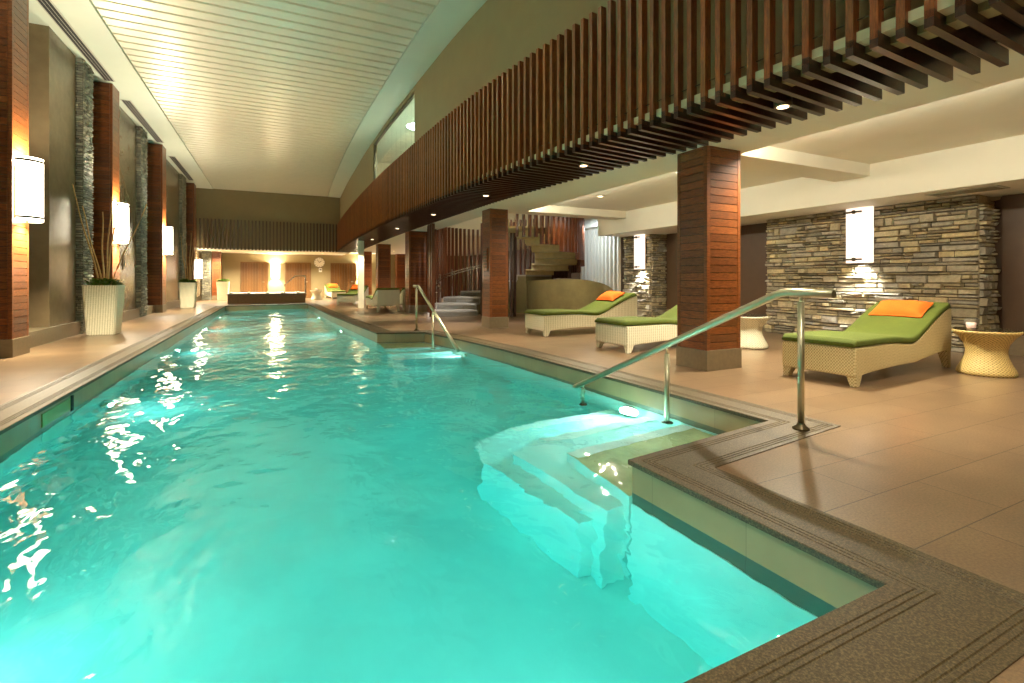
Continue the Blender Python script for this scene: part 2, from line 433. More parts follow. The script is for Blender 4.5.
# pool lights, set into the basin walls
def pool_light(p, n, e, label):
    n = Vector(n).normalized(); p = Vector(p)
    t = thing('pool_light', label, 'underwater light', p, math.atan2(n.y, n.x), 'underwater pool lights')
    mb = MB(); mb.lathe([(.13, 0), (.13, .02), (.10, .03)], 20)
    o = mb.build('rim', M['steel'], t); o.rotation_euler = (0, PI / 2, 0)
    mb = MB(); mb.lathe([(.095, .015), (.09, .034), (.03, .042)], 20)
    o = mb.build('lens', M['poollens'], t); o.rotation_euler = (0, PI / 2, 0)
    ld = light('pool_lamp', 'AREA', (.07, 0, 0), e, (.84, 1, .98), parent=t, shape='DISK', size=.22)
    ld.rotation_euler = (0, -PI / 2 , 0)
    return t
PE = 10
for i, (p, n, e) in enumerate([
    ((-1.83, 3.0, -.95), (1, 0, 0), 1.0), ((-1.83, 7.5, -.95), (1, 0, 0), .6), ((-1.83, 12, -.95), (1, 0, 0), .8), ((-1.83, 16.5, -.95), (1, 0, 0), .8), ((-1.83, 21, -.95), (1, 0, 0), .8),
    ((1.72, 14, -.75), (-1, 0, 0), .8), ((1.56, 19, -.75), (-1, 0, 0), .8), ((1.48, 22.8, -.75), (-1, 0, 0), .8),
    ((3.565, 4.28, -.52), (-1, -.45, 0), 1.7), ((3.24, 8.6, -.6), (-1, .4, 0), .5),
    ((-.6, 1.06, -.8), (0, 1, 0), .8), ((1.0, 1.06, -.8), (-.3, 1, 0), .65)]):
    w = ['left wall of the pool', 'right wall of the narrow pool', 'curved side wall of the pool recess', 'near end wall of the pool'][0 if i < 5 else 1 if i < 8 else 2 if i < 10 else 3]
    if i < 5: w = ['nearest', 'second nearest', 'third', 'fourth', 'farthest'][i] + ' along the ' + w
    elif i < 8: w = ['nearest', 'middle', 'farthest'][i - 5] + ' along the ' + w
    else: w = ['nearer', 'farther'][i % 2] + ' in the ' + w
    pool_light(p, n, PE * e, 'round steel underwater light, ' + w)

# skimmer mouths in the left pool wall and depth plate at the far end
t = thing('skimmer', 'lit green skimmer opening in the left pool wall near the front', 'skimmer', (-1.865, 6.15, -.12))
mb = MB(); mb.box(-.012, 0.002, -.34, .34, -.06, .06); mb.build('flap', simple('green_plate', rgb(132, 170, 96), .4), t)
mb = MB(); mb.box(-.012, .012, .36, .40, -.085, .075); mb.build('divider', M['black'], t)
t = thing('depth_plate', 'small pale depth plate on the far end of the pool', 'plate', (-.05, 24.60, 0.012))
mb = MB(); mb.box(-.22, .22, -.06, .06, -.005, .012); mb.build('plate', M['whiteplastic'], t)

# ------------------------------------------------------------------ shell
mb = MB(); mb.box(-5.4, -5.2, YB, YFAR, 0, ZC + .3)
structure(mb.build('wall_left', M['darkwall']), 'dark wall behind the timber and stone columns on the left', 'wall')
mb = MB(); mb.box(-5.4, 13.7, YB - .2, YB, 0, ZC + .3)
structure(mb.build('wall_back', M['olive']), 'plain olive wall behind the viewer', 'wall')
mb = MB(); mb.box(-5.4, 13.7, YFAR, YFAR + .2, 0, ZC + .3)
structure(mb.build('wall_far', M['far_olive']), 'taupe wall with three timber doors at the far end', 'wall')
mb = MB(); mb.box(10.25, 10.4, YB, 12.2, 0, 3.2); mb.box(12.5, 12.7, 12.2, YFAR, 0, 3.2); mb.box(10.25, 12.7, 12.1, 12.3, 0, 3.2)
structure(mb.build('wall_right', M['browndoor']), 'dark brown panelled wall behind the stone cladding on the right', 'wall')

# pool ceiling: planks across, smooth margins, slot vents
mb = MB()
y = YB
while y < YSOF - .02:
    w = .25
    x1 = fasX(y) - .52
    mb.box(-2.75, x1, y, y + w, ZC, ZC + .06); y += w + .075
mb.bm.verts.ensure_lookup_table()
cl = mb.build('ceiling', M['cream_gloss']); structure(cl, 'cream ribbed metal plank ceiling above the pool', 'ceiling')
mb = MB(); mb.box(-5.3, 5.5, YB, YFAR, ZC + .055, ZC + .25)
ys = [YB + k * (YSOF - YB) / 40 for k in range(41)]
lo = [(fasX(y) - .5, y) for y in ys]; hi = [(fasX(y) + .4, y) for y in ys]
for i in range(40): mb.prism([lo[i], hi[i], hi[i + 1], lo[i + 1]], ZC - .012, ZC + .05)
mb.box(-5.2, -2.78, YB, YSOF, ZC - .012, ZC + .05)
mb.build('ceiling_margin', M['strip'], cl)
def slot_vent(y0, y1, label):
    t = thing('slot_vent', label, 'air vent', (-3.46, (y0 + y1) / 2, ZC - .012), 0, 'slot vents along the left ceiling edge')
    L = (y1 - y0) / 2
    mb = MB(); mb.box(-.11, .11, -L, L, -.012, .004); mb.build('frame', M['ventmetal'], t)
    for k in range(3):
        mb = MB(); mb.box(-.085 + k * .06, -.035 + k * .06, -L + .03, L - .03, -.015, -.004); mb.build('slot', M['black'], t)
for (a, b), w in zip([(6.0, 9.5), (10.6, 14.55), (15.9, 20.3), (22.4, 27.4)], ['nearest', 'second nearest', 'third nearest', 'farthest']):
    slot_vent(a, b, 'long three slot air vent in the ceiling edge, %s of the row' % w)

# upper wall behind the slats (curved) with a window in it
def curve_wall(mb, y0, y1, z0, z1, dx0, dx1, n=None, mi=0):
    n = n or max(1, int((y1 - y0) / .5)); yy = [y0 + (y1 - y0) * k / n for k in range(n + 1)]
    for a, b in zip(yy, yy[1:]):
        mb.prism([(fasX(a) + dx0, a), (fasX(a) + dx1, a), (fasX(b) + dx1, b), (fasX(b) + dx0, b)], z0, z1, mi)
WY0, WY1, WZ0, WZ1 = 11.7, 17.0, 4.33, 5.74
mb = MB()
curve_wall(mb, YB, WY0, ZS + .05, ZC + .03, .17, .32); curve_wall(mb, WY1, YFAR, ZS + .05, ZC + .03, .17, .32)
curve_wall(mb, WY0, WY1, ZS + .05, WZ0, .17, .32); curve_wall(mb, WY0, WY1, WZ1, ZC + .03, .17, .32)
structure(mb.build('wall_right_upper', M['olive']), 'curved olive upper wall above the slatted bulkhead', 'wall')
# far end band
mb = MB(); mb.box(-5.2, fasX(YSOF) + .3, YSOF + .12, YSOF + .3, ZS + .05, ZC + .03)
structure(mb.build('wall_far_upper', M['far_olive']), 'taupe upper wall above the far slat band', 'wall')
w = bpy.data.objects.new('window_1', None); COL.objects.link(w); structure(w, 'clear glass window high in the curved olive wall', 'window')
mb = MB(); curve_wall(mb, WY0, WY1, WZ0, WZ1, .235, .25); mb.build('pane', M['window'], w)
mb = MB(); curve_wall(mb, WY0, WY1, WZ0, WZ0 + .04, .2, .29); curve_wall(mb, WY0, WY1, WZ1 - .04, WZ1, .2, .29)
for y in (WY0, WY1 - .05): curve_wall(mb, y, y + .05, WZ0, WZ1, .2, .29, 1)
mb.build('window_frame', M['bronze'], w)
# the lit room behind the window
mb = MB(); mb.box(4.9, 4.97, 9.5, 20, 3.4, ZC); mb.box(3.3, 4.9, 20, 20.1, 3.4, ZC); mb.box(3.3, 4.9, 9.4, 9.5, 3.4, ZC)
structure(mb.build('wall_upper_room', M['white']), 'white walls of the room seen through the high window', 'wall')
light('upper_room_lamp', 'AREA', (4.0, 14.5, ZC - .1), 130, (.82, 1, .97), (4, 14.5, 0), shape='DISK', size=.8)

# ------------------------------------------------------------------ slatted bulkhead
t = thing('slatted_bulkhead', 'long curved bulkhead of dark timber slats sweeping over the right side of the pool', 'timber screen')
SP = .152
ys = []; y = -2.5
while y < YSOF - .1: ys.append(y); y += SP
def tang(y):
    d = Vector((fasX(y + .05) - fasX(y - .05), .1, 0)).normalized(); return d
mb = MB(); mb2 = MB(); mb3 = MB()
for y in ys:
    x = fasX(y); d = tang(y); nx = Vector((d.y, -d.x, 0))   # nx points away from the pool
    R = Matrix(((nx.x, d.x, 0), (nx.y, d.y, 0), (0, 0, 1)))
    mb.obox(Vector((x, y, 0)) + nx * .04 + Vector((0, 0, (ZS + .06 + ZT) / 2)), (.08, .05, ZT - ZS - .06), R)
    L = 1.12 if y > 4 else 1.12 + (4 - y) * .02
    mb2.obox(Vector((x, y, ZS + .055)) + nx * (L / 2 + .0), (L, .05, .11), R)
mb.build('upright_slats', M['slat'], t)
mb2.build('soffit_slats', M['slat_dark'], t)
curve_wall(mb3, -2.6, YSOF, ZS + .10, ZS + .17, .045, .165, 80); mb3.build('ledge', simple('pale_ledge_paint', rgb(224, 216, 178), .5), t)
mb = MB(); curve_wall(mb, -2.6, YSOF, ZS + .125, ZS + .16, .16, 1.10, 80); mb.build('backing_board', M['black'], t)
mb = MB()
for z in (ZS + .26,):
    mb.tube([(fasX(y) + .06, y, z) for y in [-2.5 + .4 * k for k in range(80)]], .006, 6)
mb.build('tie_rod', M['bronze'], t)
# downlights in the soffit slats
soffit_lights = []
for i, (y, w) in enumerate(zip([2.9, 5.6, 8.4, 11.4, 15.0, 19.5, 24.0], ['nearest', 'second', 'third', 'fourth', 'fifth', 'sixth', 'farthest'])):
    x = fasX(y) + .55
    q = thing('soffit_downlight', 'small round downlight among the dark soffit slats, %s from the front' % w, 'downlight', (x, y, ZS), 0, 'soffit downlights')
    mb = MB(); mb.lathe([(.05, .06), (.075, .06), (.075, -.012), (.05, -.012)], 18); mb.build('ring', M['bronze'], q)
    mb = MB(); mb.lathe([(.048, -.02), (.05, -.013)], 18); mb.build('lens', M['lens'], q)
    light('downlight_lamp', 'SPOT', (0, 0, -.03), 70 if i == 0 else 70, (1, .89, .68), parent=q, spot_size=1.25, spot_blend=.8, shadow_soft_size=.05)

# far slat band
t = thing('slat_band', 'band of vertical timber slats across the far end above the pool', 'timber screen')
mb = MB(); x = -4.6
while x < fasX(YSOF) - .05:
    mb.box(x, x + .075, YSOF, YSOF + .1, ZS, ZT); x += .17
mb.build('upright_slats', M['slat_far'], t)
mb = MB(); mb.box(-5.1, fasX(YSOF) + .2, YSOF + .1, YSOF + .13, ZS, ZT); mb.build('backing_board', M['far_olive'], t)
mb = MB(); mb.box(-5.2, 4.0, YSOF + .05, YFAR, ZS - .02, ZS + .06)
structure(mb.build('ceiling_far', M['white']), 'white ceiling under the far slat band', 'ceiling')
for i, x in enumerate((-2.6, -.9, .9, 2.6)):
    q = thing('soffit_downlight', 'round downlight in the white far soffit, %s from the left wall' % ['first', 'second', 'third', 'fourth'][i], 'downlight', (x, YSOF + 1.0, ZS - .02), 0, 'far soffit downlights')
    mb = MB(); mb.lathe([(.05, .004), (.09, .004), (.09, -.012), (.05, -.012)], 16); mb.build('ring', M['whiteplastic'], q)
    mb = MB(); mb.lathe([(.048, -.02), (.05, -.0125)], 16); mb.build('lens', M['lens'], q)
    light('downlight_lamp', 'SPOT', (0, 0, -.03), 200, (1, .87, .62), parent=q, spot_size=2.6, spot_blend=.7, shadow_soft_size=.05)

# ------------------------------------------------------------------ lounge ceiling
def sb(y): return fasX(y) + 1.06
mb = MB()
ZL, ZH = 2.83, 3.02
mb.box(4.0, 13.5, YB, YFAR, ZH + .25, ZH + .4) if False else None
def strip(mb, y0, y1, xr, n=24):
    yy = [y0 + (y1 - y0) * k / n for k in range(n + 1)]
    for a, b in zip(yy, yy[1:]): mb.prism([(sb(a) - .1, a), (xr, a), (xr, b), (sb(b) - .1, b)], ZL, ZL + .25)
strip(mb, YB, 11.2, 5.62); strip(mb, 17.6, YFAR, 12.6); strip(mb, 11.2, 17.6, 5.0)
mb.box(5.6, 8.75, 4.6, 5.15, ZL, ZH + .2)
mb.box(5.6, 8.75, YB, 10.9, ZH, ZH + .2)
mb.box(5.6, 8.75, 10.7, 11.2, ZL, ZH + .2)
mb.box(8.7, 12.6, YB, 12.0, 2.45, ZH + .2)
mb.box(9.2, 12.6, 12.0, 17.7, ZL, ZH + .2)
structure(mb.build('ceiling_lounge', M['white'], bevel=.004), 'white coffered plaster ceiling over the lounge', 'ceiling')
# stair void
mb = MB(); mb.box(4.98, 5.02, 11.1, 17.7, ZL + .2, ZC); mb.box(8.7, 8.8, 11.1, 17.7, ZH, ZC); mb.box(5, 8.8, 11.1, 11.15, ZH + .2, ZC); mb.box(5, 8.8, 17.65, 17.7, ZL + .2, ZC)
structure(mb.build('wall_stair_void', M['white']), 'pale walls of the opening above the spiral stair', 'wall')

def downlight(x, y, z, e, label, group, cone=2.0, col=(1, .90, .70)):
    q = thing('downlight', label, 'downlight', (x, y, z), 0, group)
    mb = MB(); mb.lathe([(.045, .004), (.075, .004), (.075, -.01), (.045, -.01)], 16); mb.build('ring', M['whiteplastic'], q)
    mb = MB(); mb.lathe([(.043, -.02), (.045, -.0105)], 16); mb.build('lens', M['lens'], q)
    light('downlight_lamp', 'SPOT', (0, 0, -.03), e, col, parent=q, spot_size=cone, spot_blend=.7, shadow_soft_size=.05)
for x, y, e, w in [(6.6, 1.6, 40, 'nearest coffer'), (6.0, 4.1, 130, 'coffer over the nearest lounger'), (6.4, 6.4, 45, 'coffer beyond the cross beam'), (6.6, 9.0, 80, 'coffer beside the stair opening')]:
    downlight(x, y, ZH, e, 'small round downlight in the %s' % w, 'lounge ceiling downlights', 2.4 if y == 4.1 else 2.8 if y == 9.0 else 1.7)
for x, y, w in [(6.3, 20.5, 'nearest the stair'), (8.0, 25, 'middle of the far lounge'), (6.4, 29, 'by the far wall')]:
    downlight(x, y, ZL, 120, 'small round downlight in the far lounge ceiling, %s' % w, 'far lounge downlights', 2.5)
for y0, y1, e in ((-2.5, 4.5, 46), (5.3, 10.6, 32)):
    o = light('cove_fill', 'AREA', (5.66, (y0 + y1) / 2, 2.92), e, (1, .93, .76), shape='RECTANGLE', size=.06, size_y=y1 - y0)  # added hidden strip that brightens the coffer ceiling, no fixture
    o.rotation_euler = (0, -math.radians(112), 0)
# bulkhead vent
t = thing('ceiling_vent', 'rectangular vent grille under the white bulkhead above the stone wall', 'air vent', (9.15, 3.55, 2.45))
mb = MB(); mb.box(-.2, .2, -.42, .42, -.012, .004); mb.build('frame', M['ventmetal'], t)
mb = MB()
for k in range(7): mb.box(-.165 + k * .048, -.14 + k * .048, -.38, .38, -.016, -.006)
mb.build('louvres', simple('vent_louvre_metal', rgb(138, 132, 112), .5, .2, .03, 20), t)

# ------------------------------------------------------------------ timber columns
def timber_column(x0, x1, y0, y1, z1, label, base=.255, group=None, ph=.098, faces='xyXY'):
    cx, cy = (x0 + x1) / 2, (y0 + y1) / 2
    t = thing('timber_column', label, 'column', (cx, cy, 0), 0, group)
    hx, hy = (x1 - x0) / 2, (y1 - y0) / 2
    mb = MB(); mb.box(-hx - .012, hx + .012, -hy - .012, hy + .012, 0, base); mb.build('tile_base', M['skirt'], t, bevel=.004)
    mb = MB(); mb.box(-hx + .02, hx - .02, -hy + .02, hy - .02, base, z1); mb.build('core', M['black'], t)
    mb = MB(); z = base + .004; c = .055
    while z < z1 - .02:
        h = min(ph - .008, z1 - z)
        mb.box(-hx + c, hx - c, -hy, -hy + .022, z, z + h); mb.box(-hx + c, hx - c, hy - .022, hy, z, z + h)
        mb.box(-hx, -hx + .022, -hy + c, hy - c, z, z + h); mb.box(hx - .022, hx, -hy + c, hy - c, z, z + h)
        z += ph
    mb.build('boards', M['plank'], t)
    mb = MB()
    for sx in (-1, 1):
        for sy in (-1, 1):
            xa, xb = sorted((sx * (hx + .002), sx * (hx - c + .003))); ya, yb = sorted((sy * (hy + .002), sy * (hy - c + .003)))
            mb.box(xa, xb, ya, yb, base, z1)
    mb.build('corner_posts', M['plank'], t, bevel=.004)
    return t
G = 'timber columns of the lounge side'
timber_column(4.88, 5.48, 4.44, 4.94, ZL, 'large timber clad column standing between two green loungers', group=G)
timber_column(4.60, 5.07, 10.62, 11.10, ZL, 'timber clad column with a wall panel in front of the spiral stair', group=G)
timber_column(4.22, 4.86, 16.75, 17.3, ZL, 'timber clad column between the spiral stair and the daybeds', group=G)
timber_column(4.46, 5.06, 23.6, 24.1, ZL, 'timber clad column rising behind the dark green daybed tops', group=G)
timber_column(4.83, 5.36, 30.3, 30.8, ZL, 'farthest slim timber clad column beside the bright pier', group=G)
timber_column(7.3, 7.9, 32.2, 32.7, ZL, 'timber clad column at the back of the far lounge near the lit opening', group=G)
# pier
t = thing('white_pier', 'slim brightly lit cream pier under the far end of the bulkhead', 'pier', (3.2, 20.6, 0))
mb = MB(); mb.box(-.1, .12, -.1, .1, 0, ZS); mb.build('shaft', M['white'], t)
light('pier_fill', 'SPOT', (3.0, 19.9, ZS - .05), 60, (1, .85, .55), (3.2, 20.6, .9), spot_size=1.0, spot_blend=.5, shadow_soft_size=.05)  # added spot to brighten the pier, has no fixture
# control panel on the second column
t = thing('control_panel', 'small louvred control panel on the timber column by the stair', 'control panel', (4.6, 10.84, 1.62))
mb = MB(); mb.box(-.03, 0, -.12, .12, -.27, .27); mb.build('housing', M['plank'], t, bevel=.005)
mb = MB()
for k in range(6): mb.box(-.045, -.03, -.09, .09, -.2 + k * .075, -.2 + k * .075 + .045)
mb.build('louvres', M['bronze'], t)

# ------------------------------------------------------------------ ledge stone
def stone_face(mb, u0, u1, z0, z1, put, hmin=.045, hmax=.15, wmin=.12, wmax=.48, dmax=.10):
    """put(u, d, z): point at distance u along the face, d out of it"""
    z = z0
    while z < z1 - .01:
        h = min(random.uniform(hmin, hmax), z1 - z)
        if z1 - z - h < .03: h = z1 - z
        u = u0
        while u < u1 - .005:
            w_ = min(random.uniform(wmin, wmax), u1 - u)
            if u1 - u - w_ < .06: w_ = u1 - u
            def stone(a, b, za, zb):
                d = random.uniform(.015, dmax); g = .0035; j = lambda: random.uniform(-.018, .018)
                bq = [put(a + g, 0, za + g), put(b - g, 0, za + g), put(b - g, 0, zb - g), put(a + g, 0, zb - g)]
                e = .014
                tq = [put(a + g + e, d + j(), za + g + e * .8), put(b - g - e, d + j(), za + g + e * .8), put(b - g - e, d + j(), zb - g - e * .8), put(a + g + e, d + j(), zb - g - e * .8)]
                mb.frus(bq, tq)
            if h > .085 and random.random() < .45:
                m = z + h * random.uniform(.4, .6)
                stone(u, u + w_, z, m); 
                k = u + w_ * random.uniform(.35, .65); stone(u, k, m, z + h); stone(k, u + w_, m, z + h)
            else: stone(u, u + w_, z, z + h)
            u += w_
        z += h
def stone_panel(name, label, x, y0, y1, z1, depth, mat, cat='stone wall'):
    t = thing(name, label, cat, (x, (y0 + y1) / 2, 0)); hy = (y1 - y0) / 2
    mb = MB(); mb.box(0, depth, -hy, hy, 0, z1); mb.build('backing', M['black'], t)
    mb = MB(); stone_face(mb, -hy - .02, hy + .02, 0, z1, lambda u, d, z: Vector((-d, u, z)))
    stone_face(mb, 0, depth, 0, z1, lambda u, d, z: Vector((u, -hy - d, z)), wmax=.35)
    mb.build('stones', mat, t); return t
stone_panel('stone_wall', 'wide wall of stacked ledge stone behind the nearest lounger', 9.72, 3.62, 7.17, 2.45, .5, M['stone'])
stone_panel('stone_wall', 'narrow wall of stacked ledge stone beyond the timber column beside the stair', 9.72, 10.85, 12.0, 2.45, .53, M['stone'])
# dark doors and skirtings between the stone
for k, (y0, y1, w) in enumerate([(-1.5, 3.5, 'right of the side table'), (7.25, 10.7, 'between the two stone walls')]):
    mb = MB(); mb.box(10.17, 10.24, y0, y1, .3, 2.45)
    structure(mb.build('wall_panel', M['browndoor']), 'tall dark brown panel %s' % w, 'wall panel')
    mb = MB(); mb.box(10.11, 10.25, y0, y1, 0, .3)
    structure(mb.build('baseboard_right', M['skirt']), 'tiled skirting under the brown panel %s' % w, 'skirting')

# sconces -----------------------------------------------------------
def sconce(loc, rz, label, w=.46, h=.96, depth=.235, group='wall sconces', em='shade', lamp=30, flat=False):
    """local +X points out of the wall"""
    t = thing('wall_sconce', label, 'wall lamp', loc, rz, group)
    def arc(k, n=14, g=0):
        a = -PI / 2 + PI * k / n
        return ((depth + g) * math.cos(a), (w / 2 + g) * math.sin(a))
    if flat:
        arc = lambda k, n=14, g=0: (.06 + g + .05 * math.sin(PI * k / n), (w / 2 + g) * (-1 + 2 * k / n))
    n = 14
    mb = MB()
    outer = [arc(k) for k in range(n + 1)]; inner = [arc(k, g=-.012) for k in range(n + 1)]
    mb.grid([[(x + .02, y, -h / 2 + h * r / 4) for x, y in outer] for r in range(5)])
    mb.grid([[(x + .02, y, -h / 2 + h * r / 4) for x, y in inner] for r in range(5)])
    mb.build('shade', M[em], t, recalc=False)
    for z in (-h / 2 + .035, h / 2 - .07):
        mb = MB(); o_ = [arc(k, g=.006) for k in range(n + 1)]
        mb.grid([[(x + .02, y, z) for x, y in o_], [(x + .02, y, z + .035) for x, y in o_]])
        mb.build('band', M['bronze'], t, recalc=False)
    mb = MB(); mb.box(0, .02, -w / 2 + .04, w / 2 - .04, -h / 2 + .02, h / 2 - .02); mb.build('back_plate', M['bronze'], t)
    if lamp:
        light('sconce_lamp', 'POINT', (depth * .5 + .02, 0, h / 2 - .06), lamp * 4.6, (1, .88, .66), parent=t, shadow_soft_size=.05)
        dn = light('sconce_lamp', 'SPOT', (depth * .55 + .02, 0, -h / 2 + .06), lamp * 11, (1, .88, .64), parent=t, spot_size=2.5, spot_blend=.6, shadow_soft_size=.05); dn.rotation_euler = (0, -.35, 0)
    return t

# ------------------------------------------------------------------ left wall
XL = -3.45
G = 'timber columns along the left wall'
tcols = [(9.7, 10.25), (14.72, 15.3), (20.6, 21.25), (28.2, 28.9)]
lab = ['nearest timber clad column on the left, cut by the photo edge', 'timber clad column behind the nearest planter', 'timber clad column just before the middle planter', 'timber clad column on the left wall just before the far slat band']
for (a, b), l in zip(tcols, lab): timber_column(XL - .55, XL, a, b, ZC - .012, l, .27, G, .105)
timber_column(XL - .55, XL, 4.6, 5.15, ZC - .012, 'timber clad column on the left wall outside the view', .27, G, .105)
def stone_column(x0, x1, y0, y1, z1, label):
    t = thing('stone_column', label, 'column', ((x0 + x1) / 2, (y0 + y1) / 2, 0), 0, 'stone columns along the left wall')
    hx, hy = (x1 - x0) / 2, (y1 - y0) / 2
    mb = MB(); mb.box(-hx, hx, -hy, hy, 0, z1); mb.build('core', M['black'], t)
    mb = MB()
    stone_face(mb, -hx, hx, 0, z1, lambda u, d, z: Vector((u, -hy - d, z)), .03, .07, .1, .28, .03)
    stone_face(mb, -hy, hy, 0, z1, lambda u, d, z: Vector((hx + d, u, z)), .03, .07, .1, .28, .03)
    mb.build('stones', M['stone_grey'], t)
for (a, b), l in zip([(13.35, 13.95), (18.45, 19.2), (26.0, 27.0)], ['behind the nearest planter', 'between the two planters on the left', 'behind the middle planter']):
    stone_column(-4.1, XL - .18, a, b, ZC - .012, 'grey ledge stone column ' + l)
stone_column(-3.5, -3.08, 31.4, 31.9, ZS - .02, 'grey ledge stone column under the far slat band')
timber_column(-3.02, -2.6, 31.5, 32.0, ZS - .02, 'dark timber clad column under the far slat band beside the planter', group=G)
for i, ((a, b), l) in enumerate(zip([(11.9, 13.25), (16.3, 18.3), (22.6, 25.9), (29.0, 30.9)], ['nearest', 'second', 'third', 'farthest'])):
    mb = MB(); mb.box(-5.2, -3.72 if a < 28 else -3.5, a, b, .26, ZC - .012 if a < 28 else ZS - .02)
    structure(mb.build('wall_panel', M['darkpanel'], bevel=.006), 'tall smooth bronze wall panel, %s of four on the left wall' % l, 'wall panel')
mb = MB(); mb.box(-5.2, -3.66, 10.3, 14.65, 0, .27); mb.box(-5.2, -3.66, 15.35, 20.55, 0, .27); mb.box(-5.2, -3.66, 21.3, 28.2, 0, .27); mb.box(-5.2, -3.66, 28.95, YFAR, 0, .27)
structure(mb.build('baseboard_left', M['skirt'], bevel=.004), 'low stone tiled plinth along the left wall', 'skirting')
lab = ['large lit half round sconce on the nearest left timber column', 'lit half round sconce on the timber column behind the nearest planter', 'lit half round sconce on the timber column before the middle planter', 'lit half round sconce at the far end of the left wall']
for y, l in zip([9.98, 14.98, 20.9, 29.4], lab):
    sconce((XL if y < 29 else -3.5, y, 2.52 if y < 29 else 1.68), 0, l, group='half round sconces on the left wall', lamp=30 if y < 29 else 7)
sconce((XL, 4.88, 2.5), 0, 'added half round sconce for fill light on the left column outside the view', group='half round sconces on the left wall')  # unseen sconce, added for fill light from the left
# small switch plate on the middle panel
t = thing('switch_plate', 'small switch plate on the middle bronze panel', 'switch', (-3.72, 16.9, 1.62))
mb = MB(); mb.box(0, .012, -.12, .12, -.2, .2); mb.build('plate', M['bronze'], t, bevel=.004)
mb = MB(); mb.box(.012, .018, -.05, .05, -.1, .1); mb.build('button', M['greyplastic'], t)

# ------------------------------------------------------------------ far wall
for i, (x0, x1) in enumerate([(-1.65, -.35), (.75, 2.05), (3.35, 4.75)]):
    d = bpy.data.objects.new('door_%d' % (i + 1), None); COL.objects.link(d); d.location = ((x0 + x1) / 2, YFAR, 0)
    structure(d, ['timber door left of the far sconce', 'timber door right of the far sconce behind the spa rail', 'timber door behind the far armchair'][i], 'door')
    hw = (x1 - x0) / 2
    mb = MB(); n = 9; bw = 2 * hw / n
    for k in range(n): mb.box(-hw + k * bw + .004, -hw + (k + 1) * bw - .004, -.06, 0, .02, 2.12)
    mb.build('door_leaf', M['door_wood'], d)
    mb = MB(); mb.box(-hw - .07, -hw, -.08, 0, 0, 2.19); mb.box(hw, hw + .07, -.08, 0, 0, 2.19); mb.box(-hw - .07, hw + .07, -.08, 0, 2.12, 2.19)
    mb.build('door_frame', M['door_wood'], d)
    mb = MB(); mb.tube([(hw - .12, -.06, 1.0), (hw - .12, -.12, 1.0), (hw - .24, -.12, 1.0)], .012, 8); mb.build('door_handle', M['steel'], d)
sconce((.13, YFAR, 1.68), -PI / 2, 'lit half round sconce between two doors on the far wall', .46, .86, .2, 'far wall sconces', lamp=22)
sconce((5.15, YFAR, 1.68), -PI / 2, 'lit half round sconce behind the bright pier on the far wall', .46, .86, .2, 'far wall sconces', lamp=22)
# clock
t = thing('wall_clock', 'round white wall clock on the far wall', 'clock', (2.62, YFAR, 2.22), 0)
def disc(mb, r, y0, y1, n=32):
    a = [mb.bm.verts.new((r * math.cos(2 * PI * k / n), y0, r * math.sin(2 * PI * k / n))) for k in range(n)]
    b = [mb.bm.verts.new((r * math.cos(2 * PI * k / n), y1, r * math.sin(2 * PI * k / n))) for k in range(n)]
    mb.bm.faces.new(a); mb.bm.faces.new(list(reversed(b)))
    for k in range(n): mb.bm.faces.new((a[k], b[k], b[(k + 1) % n], a[(k + 1) % n]))
mb = MB(); disc(mb, .33, -.05, 0); mb.build('rim', M['chrome'], t)
mb = MB(); disc(mb, .30, -.055, -.045); mb.build('face', M['whiteplastic'], t)
for k in range(12):
    mb = MB(); R = Matrix.Rotation(2 * PI * k / 12, 3, 'Y'); mb.obox(R @ Vector((0, -.058, .255)), (.02, .004, .05), R); mb.build('hour_mark', M['black'], t)
for a, L, w in ((.9, .15, .025), (-.7, .22, .018)):
    R = Matrix.Rotation(a, 3, 'Y'); mb = MB(); mb.obox(R @ Vector((0, -.06, L / 2)), (w, .006, L), R); mb.build('hand', M['black'], t)
t = thing('wall_box', 'small white box under the wall clock', 'box', (2.68, YFAR, 1.74))
mb = MB(); mb.box(-.09, .09, -.08, 0, -.12, .12); mb.build('housing', M['whiteplastic'], t, bevel=.01)
mb = MB(); mb.box(-.06, .06, -.085, -.08, -.02, .06); mb.build('label_panel', M['greyplastic'], t)
# spa platform
t = thing('spa_tub', 'raised brown tiled spa platform at the far end of the pool', 'spa', (-.2, 27.9, 0))
mb = MB(); mb.box(-1.72, 1.66, -1.4, 1.4, 0, .44); mb.build('platform', simple('spa_tile', rgb(150, 116, 76), .4, 0, .1, 12), t, bevel=.01)
mb = MB(); mb.box(-1.78, 1.72, -1.46, 1.46, .44, .475); mb.build('rim', M['treadstone'], t, bevel=.006)
for k, x in enumerate((-1.6, -.85, -.03, .62, 1.35)):
    q = thing('tealight', 'small glowing light on the spa rim, %s from the planter' % ['first', 'second', 'third', 'fourth', 'fifth'][k], 'light', (-.2 + x * .98, 26.52, .475), 0, 'lights along the spa rim')
    mb = MB(); mb.lathe([(.06, 0), (.07, .03), (.05, .06)], 12); mb.build('holder', M['whiteplastic'], q)
    mb = MB(); mb.lathe([(.045, .06), (.03, .08), (.01, .085)], 12); mb.build('flame', M['lens'], q)
t = thing('grab_rail', 'bent steel grab rail rising from the spa platform', 'handrail', (0, 26.6, .475))
mb = MB(); mb.tube([(.52, 0, 0), (.52, 0, .42), (1.0, 0, .86), (1.42, 0, .86), (1.45, 0, .82), (1.45, 0, 0)], .028, 10); mb.build('rail', M['chrome'], t)
for x in (.52, 1.45):
    mb = MB(); mb.lathe([(.06, 0), (.06, .012), (.03, .02)], 14, (x, 0, 0)); mb.build('flange', M['chrome'], t)

